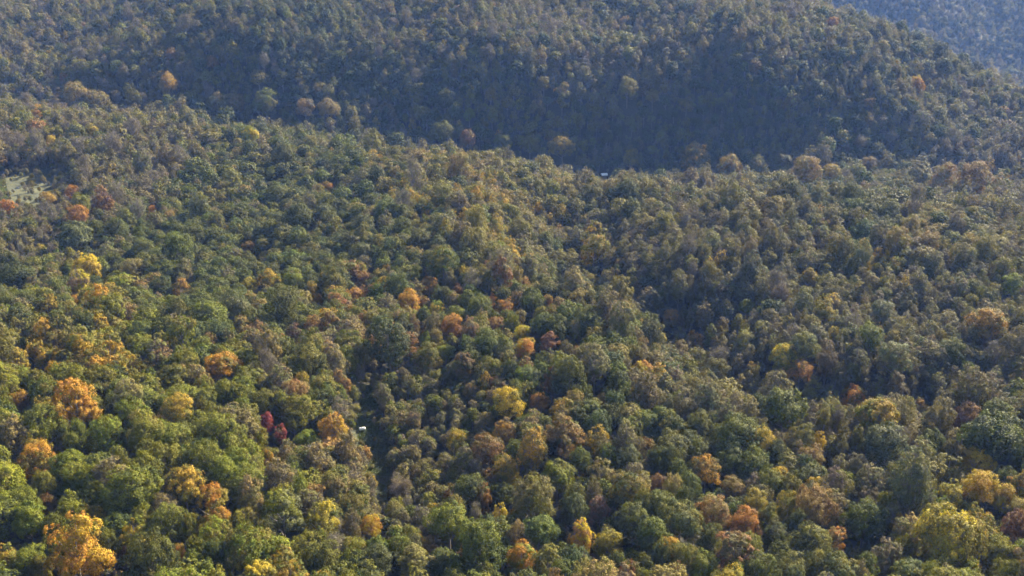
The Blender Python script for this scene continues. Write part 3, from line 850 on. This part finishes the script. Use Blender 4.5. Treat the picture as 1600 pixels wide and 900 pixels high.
# third layer: knee- to head-high brush on the floor of the nearer wood
def by_extra(x, y, z, R):
    u, v, d = to_pix(x, y, z + R)
    return bool((IS_EXTRA & (hd > d - 2) & (np.hypot(hu - u, hv - v) < hr * .7 + R * F / d)).any())
NB = 26000
by_ = np.sqrt(rng.uniform(150 ** 2, 440 ** 2, NB)); bx_ = rng.uniform(-.56, .58, NB) * by_
bz_ = gz_at(bx_, by_); bo_ = opening(bx_, by_)
for x, y, z, o in zip(bx_, by_, bz_, bo_):
    if o and rng.random() > .1:
        continue
    ws = MIX['s']
    _, t1, t2, st = ws[pick(ws, x, y)]
    R = rng.uniform(.45, 1.15)
    if by_extra(x, y, z, R):
        continue
    trees.append(dict(x=x, y=y, z=z - .2 * R, R=R, sz=R * rng.uniform(.6, .9), t1=C[t1], t2=C[t2], n1=t1, n2=t2, st=st, hero=False, small=True, rot=rng.uniform(0, 6.28)))

# ------------------------------------------------------------------ which trees show, and how large (a coarse depth-sorted map)
SCL = .5
MW, MH = int(1600 * SCL), int(900 * SCL)
idm = np.full((MH, MW), -1, np.int32)
T = trees
tx = np.array([t['x'] for t in T]); ty = np.array([t['y'] for t in T]); tz = np.array([t['z'] for t in T])
tR = np.array([t['R'] for t in T]); tS = np.array([t['sz'] for t in T])
tH = np.array([STYLE_H[t['st']] for t in T]) * tS
tb = np.array([SHAPES[t['st']]['base'] for t in T]) * tS
tu, tv, td = to_pix(tx, ty, tz + (tH + tb) / 2)
ru = tR * F / td; rv = np.hypot((tH - tb) / 2 * .90, tR * .4) * F / td
for i in np.argsort(-td):
    cu, cv, a, b = tu[i] * SCL, tv[i] * SCL, ru[i] * SCL * .95, rv[i] * SCL * .95
    x0, x1, y0, y1 = max(0, int(cu - a)), min(MW, int(cu + a) + 2), max(0, int(cv - b)), min(MH, int(cv + b) + 2)
    if x0 >= x1 or y0 >= y1:
        continue
    yy, xx = np.ogrid[y0:y1, x0:x1]
    m = ((xx - cu) / a) ** 2 + ((yy - cv) / b) ** 2 <= 1
    idm[y0:y1, x0:x1][m] = i
cnt = np.bincount(idm[idm >= 0].ravel(), minlength=len(T))
ys, xs = np.nonzero(idm >= 0)
ids = idm[ys, xs]
su = np.bincount(ids, xs, minlength=len(T)) / np.maximum(cnt, 1) / SCL
sv = np.bincount(ids, ys, minlength=len(T)) / np.maximum(cnt, 1) / SCL

KIND = {'bare': 'bare_tree'}
def kind_of(t):
    if t['st'] == 'bare':
        return 'bare_tree'
    if t['n1'] in ('gold', 'yellow', 'orange', 'rust', 'red', 'pink', 'maroon', 'tan', 'pale', 'mauve', 'brown'):
        return 'autumn_tree'
    return 'green_tree'

order = np.argsort(-cnt)
single, per_kind = [], {'green_tree': 0, 'autumn_tree': 0, 'bare_tree': 0}
for i in order:
    if T[i]['hero'] and cnt[i] > 4:
        single.append(int(i)); per_kind[kind_of(T[i])] += 1
LIMIT = {'green_tree': 300, 'autumn_tree': 200, 'bare_tree': 40}
for i in order:
    t = T[i]
    if t['hero'] or cnt[i] < 60:
        continue
    k = kind_of(t)
    if per_kind[k] < LIMIT[k]:
        single.append(int(i)); per_kind[k] += 1
print('TREES', len(T), 'heroes', n_heroes, 'single', len(single), per_kind)

# ------------------------------------------------------------------ labels that single out
COLOUR = dict(dark='dark green', green='mid green', lime='lime green', fresh='fresh green', silver='silvery green', grey='grey green', olive='olive',
              khaki='khaki', brown='brown', mauve='mauve grey', tan='tan', gold='gold', yellow='yellow', orange='orange', rust='rust', red='red', pink='dusky pink', maroon='maroon', pale='pale yellow')
FORM = {'round': 'rounded', 'broad': 'broad', 'column': 'narrow upright', 'ragged': 'loose lumpy', 'sparse': 'thinly leaved', 'bare': 'bare twiggy'}
ANCHOR = [   # short names of landmarks one can find: (u, v, phrase)
    (117, 862, 'the biggest bright orange tree'), (120, 637, 'the large golden orange tree'), (290, 765, 'the wide golden olive tree'),
    (417, 668, 'the small crimson tree'), (443, 806, 'the pale silvery tree'), (580, 832, 'the orange tree ending the draw'), (347, 578, 'the wide orange gold tree'),
    (585, 690, 'the grassy draw'), (610, 535, 'the very large dark tree'), (793, 634, 'the lemon topped tree'), (870, 745, 'the brightest lime tree'),
    (763, 708, 'the big dark rust tree'), (910, 845, 'the glowing orange tree'), (703, 824, 'the large green tree by the draw'), (836, 789, 'the large khaki tree'),
    (1003, 581, 'the yellow and orange flat tree'), (1166, 822, 'the red orange round tree'), (1226, 639, 'the large green ravine tree'), (1386, 699, 'the big dark dome tree'),
    (1509, 661, 'the dusky pink tree'), (1549, 682, 'the widest dark green tree'), (1529, 760, 'the golden group'), (1483, 842, 'the huge golden olive tree'),
    (1063, 818, 'the large grey olive tree'), (1266, 855, 'the dark olive bottom tree'), (1223, 565, 'the yellow topped ravine tree'), (1543, 510, 'the broad golden tan tree'),
    (1378, 492, 'the silver green tree'), (1166, 481, 'the lime ravine tree'), (1433, 450, 'the tall bare trunked tree'), (1048, 501, 'the tan orange ravine tree'),
    (790, 484, 'the bright orange spur tree'), (681, 484, 'the lemon yellow spur tree'), (553, 464, 'the orange tree above the draw'), (460, 440, 'the yellow green round tree'),
    (250, 453, 'the very dark brow tree'), (138, 420, 'the yellow gold hollow tree'), (117, 372, 'the large grey dome tree'), (467, 340, 'the large blue green tree'),
    (930, 384, 'the tall ravine rim tree'), (1260, 268, 'the biggest riverside tree'), (40, 290, 'the meadow'), (262, 133, 'the lone pale gold tree'), (1010, 704, 'the small rust tree'),
    (1280, 692, 'the small yellow tree'), (220, 548, 'the yellow green slope tree'), (57, 722, 'the orange topped green tree'), (27, 570, 'the gold edge tree'),
]
used = set()
DIRS = ['right of', 'above and right of', 'above', 'above and left of', 'left of', 'below and left of', 'below', 'below and right of']
RING = ['just ', 'a little ', 'some way ', 'farther ', 'well ', 'far ']
for i in single:
    if T[i]['hero']:
        used.add(T[i]['label'])
for i in single:
    t = T[i]
    if t['hero']:
        continue
    c = COLOUR[t['n1']]
    if t['n2'] != t['n1'] and COLOUR[t['n2']].split()[-1] != c.split()[-1]:
        c = c + ' and ' + COLOUR[t['n2']]
    done = False
    near = sorted(ANCHOR, key=lambda a: (a[0] - su[i]) ** 2 + (a[1] - sv[i]) ** 2)
    for form in (FORM[t['st']],):
        for a in near[:3]:
            dx, dy = su[i] - a[0], a[1] - sv[i]
            dist = math.hypot(dx, dy)
            d = DIRS[int(round(math.degrees(math.atan2(dy, dx)) / 45)) % 8]
            ring = RING[min(5, int(dist / 45))]
            lab = f"{form} {c} tree {ring}{d} {a[2]}"
            if lab not in used and len(lab.split()) <= 16:
                done = True
                break
        if done:
            break
    k = 1
    while not done:
        a = near[0]
        size = ['smaller', 'still smaller', 'third', 'fourth', 'fifth', 'sixth', 'seventh', 'eighth', 'ninth', 'tenth'][k - 1]
        lab = f"{size} {FORM[t['st']]} {COLOUR[t['n1']]} tree {ring}{d} {a[2]}"
        if len(lab.split()) > 16:
            lab = f"{size} {COLOUR[t['n1']]} tree {d} {a[2]}"
        if len(lab.split()) > 16:
            lab = f"{size} {COLOUR[t['n1']]} tree {d} {near[1][2]}"
        done = lab not in used
        k += 1
    used.add(lab)
    t['label'] = lab

# ------------------------------------------------------------------ build the single trees
GROUPS = {'green_tree': 'green trees of the wooded hills', 'autumn_tree': 'autumn coloured trees of the wooded hills', 'bare_tree': 'bare trees of the wooded hills'}
for i in single:
    t = T[i]
    g = np.random.default_rng(i + 50)
    crown_me, trunk_me = MODELS[t['st']][int(g.integers(len(MODELS[t['st']])))]
    kind = kind_of(t)
    e = bpy.data.objects.new(kind, None)
    e.location = (t['x'], t['y'], t['z'])
    e.rotation_euler = (0, 0, t['rot'])
    e.scale = (t['R'], t['R'], t['sz'])
    e.empty_display_size = .3
    e['label'] = t['label']; e['category'] = 'tree'; e['group'] = GROUPS[kind]
    COL.objects.link(e)
    j = .08 if t['hero'] else .12
    for nm, me in (('trunk', trunk_me), ('crown', crown_me)):
        o = bpy.data.objects.new(nm, me)
        o.parent = e
        if nm == 'crown':
            o['tint'] = [*map(float, jitter(t['t1'], g, j)), 1.0]
            o['tint2'] = [*map(float, jitter(t['t2'], g, j)), 1.0]
        COL.objects.link(o)

# ------------------------------------------------------------------ the rest of the wood as one mass
chosen = set(single)
rest = [i for i in range(len(T)) if i not in chosen]
pos = np.zeros((len(rest), 3), np.float32); rot = np.zeros((len(rest), 3), np.float32); scl = np.zeros((len(rest), 3), np.float32)
pid = np.zeros(len(rest), np.int32); c1 = np.zeros((len(rest), 4), np.float32); c2 = np.zeros((len(rest), 4), np.float32)
c1[:, 3] = c2[:, 3] = 1
for n_, i in enumerate(rest):
    t = T[i]
    g = np.random.default_rng(i + 50)
    lod = 0 if t['y'] < 520 and not t.get('small') else 1
    opts = [k for l, k in far_index[t['st']] if l == lod]
    pid[n_] = opts[int(g.integers(len(opts)))]
    pos[n_] = (t['x'], t['y'], t['z']); rot[n_] = (g.uniform(-.06, .06), g.uniform(-.06, .06), t['rot']); scl[n_] = (t['R'], t['R'], t['sz'])
    c1[n_, :3] = jitter(t['t1'], g); c2[n_, :3] = jitter(t['t2'], g)

me = bpy.data.meshes.new('forest')
me.from_pydata(pos.tolist(), [], [])
for nm, ty_, key, arr in (('pid', 'INT', 'value', pid), ('rot', 'FLOAT_VECTOR', 'vector', rot), ('scl', 'FLOAT_VECTOR', 'vector', scl),
                          ('tint', 'FLOAT_COLOR', 'color', c1), ('tint2', 'FLOAT_COLOR', 'color', c2)):
    me.attributes.new(nm, ty_, 'POINT').data.foreach_set(key, arr.ravel())
forest = bpy.data.objects.new('forest', me)
forest['kind'] = 'stuff'
COL.objects.link(forest)
ng = bpy.data.node_groups.new('forest', 'GeometryNodeTree')
ng.interface.new_socket('Geometry', in_out='INPUT', socket_type='NodeSocketGeometry')
ng.interface.new_socket('Geometry', in_out='OUTPUT', socket_type='NodeSocketGeometry')
N, L = ng.nodes, ng.links
gi, go = N.new('NodeGroupInput'), N.new('NodeGroupOutput')
ci = N.new('GeometryNodeCollectionInfo'); ci.inputs['Collection'].default_value = wood_col; ci.inputs['Separate Children'].default_value = True; ci.inputs['Reset Children'].default_value = True
ip = N.new('GeometryNodeInstanceOnPoints'); ip.inputs['Pick Instance'].default_value = True
def named(nm, dt):
    q = N.new('GeometryNodeInputNamedAttribute'); q.data_type = dt; q.inputs['Name'].default_value = nm
    return q.outputs['Attribute']
e2r = N.new('FunctionNodeEulerToRotation')
L.new(gi.outputs[0], ip.inputs['Points']); L.new(ci.outputs[0], ip.inputs['Instance'])
L.new(named('pid', 'INT'), ip.inputs['Instance Index'])
L.new(named('rot', 'FLOAT_VECTOR'), e2r.inputs[0]); L.new(e2r.outputs[0], ip.inputs['Rotation'])
L.new(named('scl', 'FLOAT_VECTOR'), ip.inputs['Scale'])
L.new(ip.outputs[0], go.inputs[0])
md = forest.modifiers.new('forest', 'NODES'); md.node_group = ng

# ------------------------------------------------------------------ grass of the two openings
def build_grass():
    g = np.random.default_rng(5)
    pts = []
    for poly, lift_y in ((MEADOW, (430, 660)), (DRAW, (215, 330))):
        us = [800 + (p[0] - 800) * 1.16 for p in poly]; vs = [p[1] for p in poly]
        ys = g.uniform(*lift_y, 60000); xs = ((g.uniform(min(us), max(us), 60000) - 800) / F) * ys
        pts.append(np.stack([xs, ys], 1)[opening(xs, ys) > 0][:9000])
    p = np.concatenate(pts); z = gz_at(p[:, 0], p[:, 1])
    n = len(p); V = []; 
    base = np.stack([p[:, 0], p[:, 1], z - .03], 1)
    nb = 4
    a = g.uniform(0, 2 * math.pi, (n, nb)); w = g.uniform(.05, .12, (n, nb)); h = g.uniform(.15, .5, (n, nb)); ln = g.uniform(.5, 1.6, (n, nb))
    grow = np.where(p[:, 1] > 400, 1.9, 1.0)[:, None]
    w = w * grow; h = h * grow
    ca, sa = np.cos(a), np.sin(a)
    b0 = base[:, None] + np.stack([ca * .1, sa * .1, 0 * a], -1)
    v0 = b0 + np.stack([-sa * w, ca * w, 0 * a], -1); v1 = b0 - np.stack([-sa * w, ca * w, 0 * a], -1)
    v2 = b0 + np.stack([ca * ln * h, sa * ln * h, h], -1)
    V = np.stack([v0, v1, v2], 2).reshape(-1, 3)
    me = bpy.data.meshes.new('grass')
    me.from_pydata(V.tolist(), [], np.arange(len(V)).reshape(-1, 3).tolist())
    ck = me.attributes.new('clump', 'FLOAT', 'POINT')
    q = vnoise(p[:, 0], p[:, 1], 5) + .5 + g.normal(0, .12, n)
    ck.data.foreach_set('value', np.repeat(np.clip(q, 0, 1), nb * 3).astype(np.float32))
    me.materials.append(LEAF)
    o = bpy.data.objects.new('grass', me); o['kind'] = 'stuff'
    o['tint'] = [.078, .105, .020, 1.0]; o['tint2'] = [.115, .115, .028, 1.0]
    COL.objects.link(o)
build_grass()

# ------------------------------------------------------------------ the three small built or lone things
WHITE = plain('white_paint', (.78, .78, .76), .4, 0, 2.0, .06)
STEEL = plain('grey_steel', (.22, .22, .22), .5, .6)
TIMBER = plain('weathered_timber', (.20, .165, .13), .8)
DARKGLASS = plain('window_glass', (.03, .035, .04), .12)
STONE = plain('pale_stone', (.50, .46, .40), .85, 0, 1.5, .3)

def part(name, v, f, mat, parent, smooth=False):
    me = bpy.data.meshes.new(name); me.from_pydata([tuple(q) for q in v], [], [tuple(q) for q in f]); me.materials.append(mat)
    if smooth:
        me.polygons.foreach_set('use_smooth', [True] * len(me.polygons))
    o = bpy.data.objects.new(name, me); o.parent = parent; COL.objects.link(o)
    return o

def box(lo, hi):
    v = [(x, y, z) for x in (lo[0], hi[0]) for y in (lo[1], hi[1]) for z in (lo[2], hi[2])]
    return v, [(0, 1, 3, 2), (4, 6, 7, 5), (0, 4, 5, 1), (2, 3, 7, 6), (0, 2, 6, 4), (1, 5, 7, 3)]

def thing(name, label, cat, loc, rz):
    e = bpy.data.objects.new(name, None); e.location = loc; e.rotation_euler = (0, 0, rz); e.empty_display_size = .3
    e['label'] = label; e['category'] = cat
    COL.objects.link(e)
    return e

def spin(profile, sides=20):
    """Lathe of (x along axis, radius) about the x axis."""
    v, f = [], []
    for x, r in profile:
        for k in range(sides):
            t = 2 * math.pi * k / sides
            v.append((x, r * math.cos(t), r * math.sin(t)))
    for i in range(len(profile) - 1):
        for k in range(sides):
            k2 = (k + 1) % sides
            f.append((i * sides + k, i * sides + k2, (i + 1) * sides + k2, (i + 1) * sides + k))
    return v, f

x, y, z = cast(566, 671, 1.0)
tank = thing('storage_tank', 'small white tank lying at the brushy left edge of the grassy draw', 'tank', (x, y, z), .25)
pr = [(-1.0, .02), (-.98, .16), (-.92, .30), (-.82, .41), (-.7, .45), (.7, .45), (.82, .41), (.92, .30), (.98, .16), (1.0, .02)]
v, f = spin(pr)
part('shell', [(a, b, c + .85) for a, b, c in v], f, WHITE, tank, True)
for sx in (-.55, .55):
    part('saddle', *box((sx - .08, -.38, -.1), (sx + .08, .38, .50)), STEEL, tank)
v, f = spin([(0, .16), (.12, .16), (.2, .12), (.23, .01)], 14)
part('valve_cover', [(c, b, a + 1.28) for a, b, c in v], f, STEEL, tank, True)

x, y, z = cast(944, 273, 2.6)
hut = thing('riverside_cabin', 'tiny white roofed cabin among trees on the river terrace', 'cabin', (x, y, z), .18)
wall_v = [(-2.2, -1.7, -.6), (2.2, -1.7, -.6), (2.2, 1.7, -.6), (-2.2, 1.7, -.6), (-2.2, -1.7, 2.3), (2.2, -1.7, 2.3), (2.2, 1.7, 2.3), (-2.2, 1.7, 2.3), (-2.2, 0, 3.3), (2.2, 0, 3.3)]
part('wall', wall_v, [(0, 1, 5, 4), (2, 3, 7, 6), (1, 2, 6, 9, 5), (3, 0, 4, 8, 7), (0, 3, 2, 1)], TIMBER, hut)
for sy in (-1, 1):
    e0, e1 = (sy * 2.1, 2.12), (0, 3.40)
    v = [(-2.5, e0[0], e0[1]), (2.5, e0[0], e0[1]), (2.5, e1[0], e1[1]), (-2.5, e1[0], e1[1])]
    v += [(a, b, c + .09) for a, b, c in v]
    part('roof_panel', v, [(0, 1, 2, 3), (4, 5, 6, 7), (0, 1, 5, 4), (1, 2, 6, 5), (2, 3, 7, 6), (3, 0, 4, 7)], WHITE, hut)
d_ = part('door', *box((-.45, -1.76, -.2), (.45, -1.702, 1.85)), STEEL, hut)
part('handle', *box((.30, -1.80, .8), (.36, -1.762, .95)), WHITE, d_)
for wx in (-1.35, 1.35):
    w_ = part('window', *box((wx - .42, -1.75, .75), (wx + .42, -1.703, 1.6)), WHITE, hut)
    part('pane', *box((wx - .35, -1.775, .82), (wx + .35, -1.752, 1.53)), DARKGLASS, w_)

import bmesh
from mathutils import noise as mnoise
x, y, z = cast(28, 293, .5)
bm = bmesh.new(); bmesh.ops.create_icosphere(bm, subdivisions=3, radius=.75)
for q in bm.verts:
    k = mnoise.noise(q.co * 1.6) * .28 + mnoise.noise(q.co * 4) * .08
    q.co *= 1 + k
    q.co.z *= .8
    q.co.x *= 1.15
me = bpy.data.meshes.new('boulder'); bm.to_mesh(me); bm.free(); me.materials.append(STONE)
o = bpy.data.objects.new('boulder', me); o.location = (x, y, z + .3); COL.objects.link(o)
o['label'] = 'small pale boulder lying in the grassy meadow'; o['category'] = 'boulder'

# ------------------------------------------------------------------ haze
def box_mesh(name, lo, hi):
    v = [(x, y, z) for x in (lo[0], hi[0]) for y in (lo[1], hi[1]) for z in (lo[2], hi[2])]
    f = [(0, 1, 3, 2), (4, 6, 7, 5), (0, 4, 5, 1), (2, 3, 7, 6), (0, 2, 6, 4), (1, 5, 7, 3)]
    me = bpy.data.meshes.new(name); me.from_pydata(v, [], f)
    return me
hm = bpy.data.materials.new('haze'); hm.use_nodes = True
hn = hm.node_tree.nodes; hn.clear()
ho = hn.new('ShaderNodeOutputMaterial'); pv = hn.new('ShaderNodeVolumePrincipled')
pv.inputs['Color'].default_value = HAZE_COLOR
pv.inputs['Density'].default_value = HAZE_DENSITY
pv.inputs['Anisotropy'].default_value = 0.1
pv.inputs['Absorption Color'].default_value = (1, 1, 1, 1)
hm.node_tree.links.new(pv.outputs[0], ho.inputs['Volume'])
top = max(CAM_Z, float(GZ.max()) + 30) + 5
hme = box_mesh('haze', (-2610, -1610, float(GZ.min()) - 5), (2610, 3910, top))
hme.materials.append(hm)
hz = bpy.data.objects.new('haze', hme); hz['kind'] = 'stuff'
COL.objects.link(hz)
print('HAZE TOP', top, 'GROUND', GZ.min(), GZ.max())
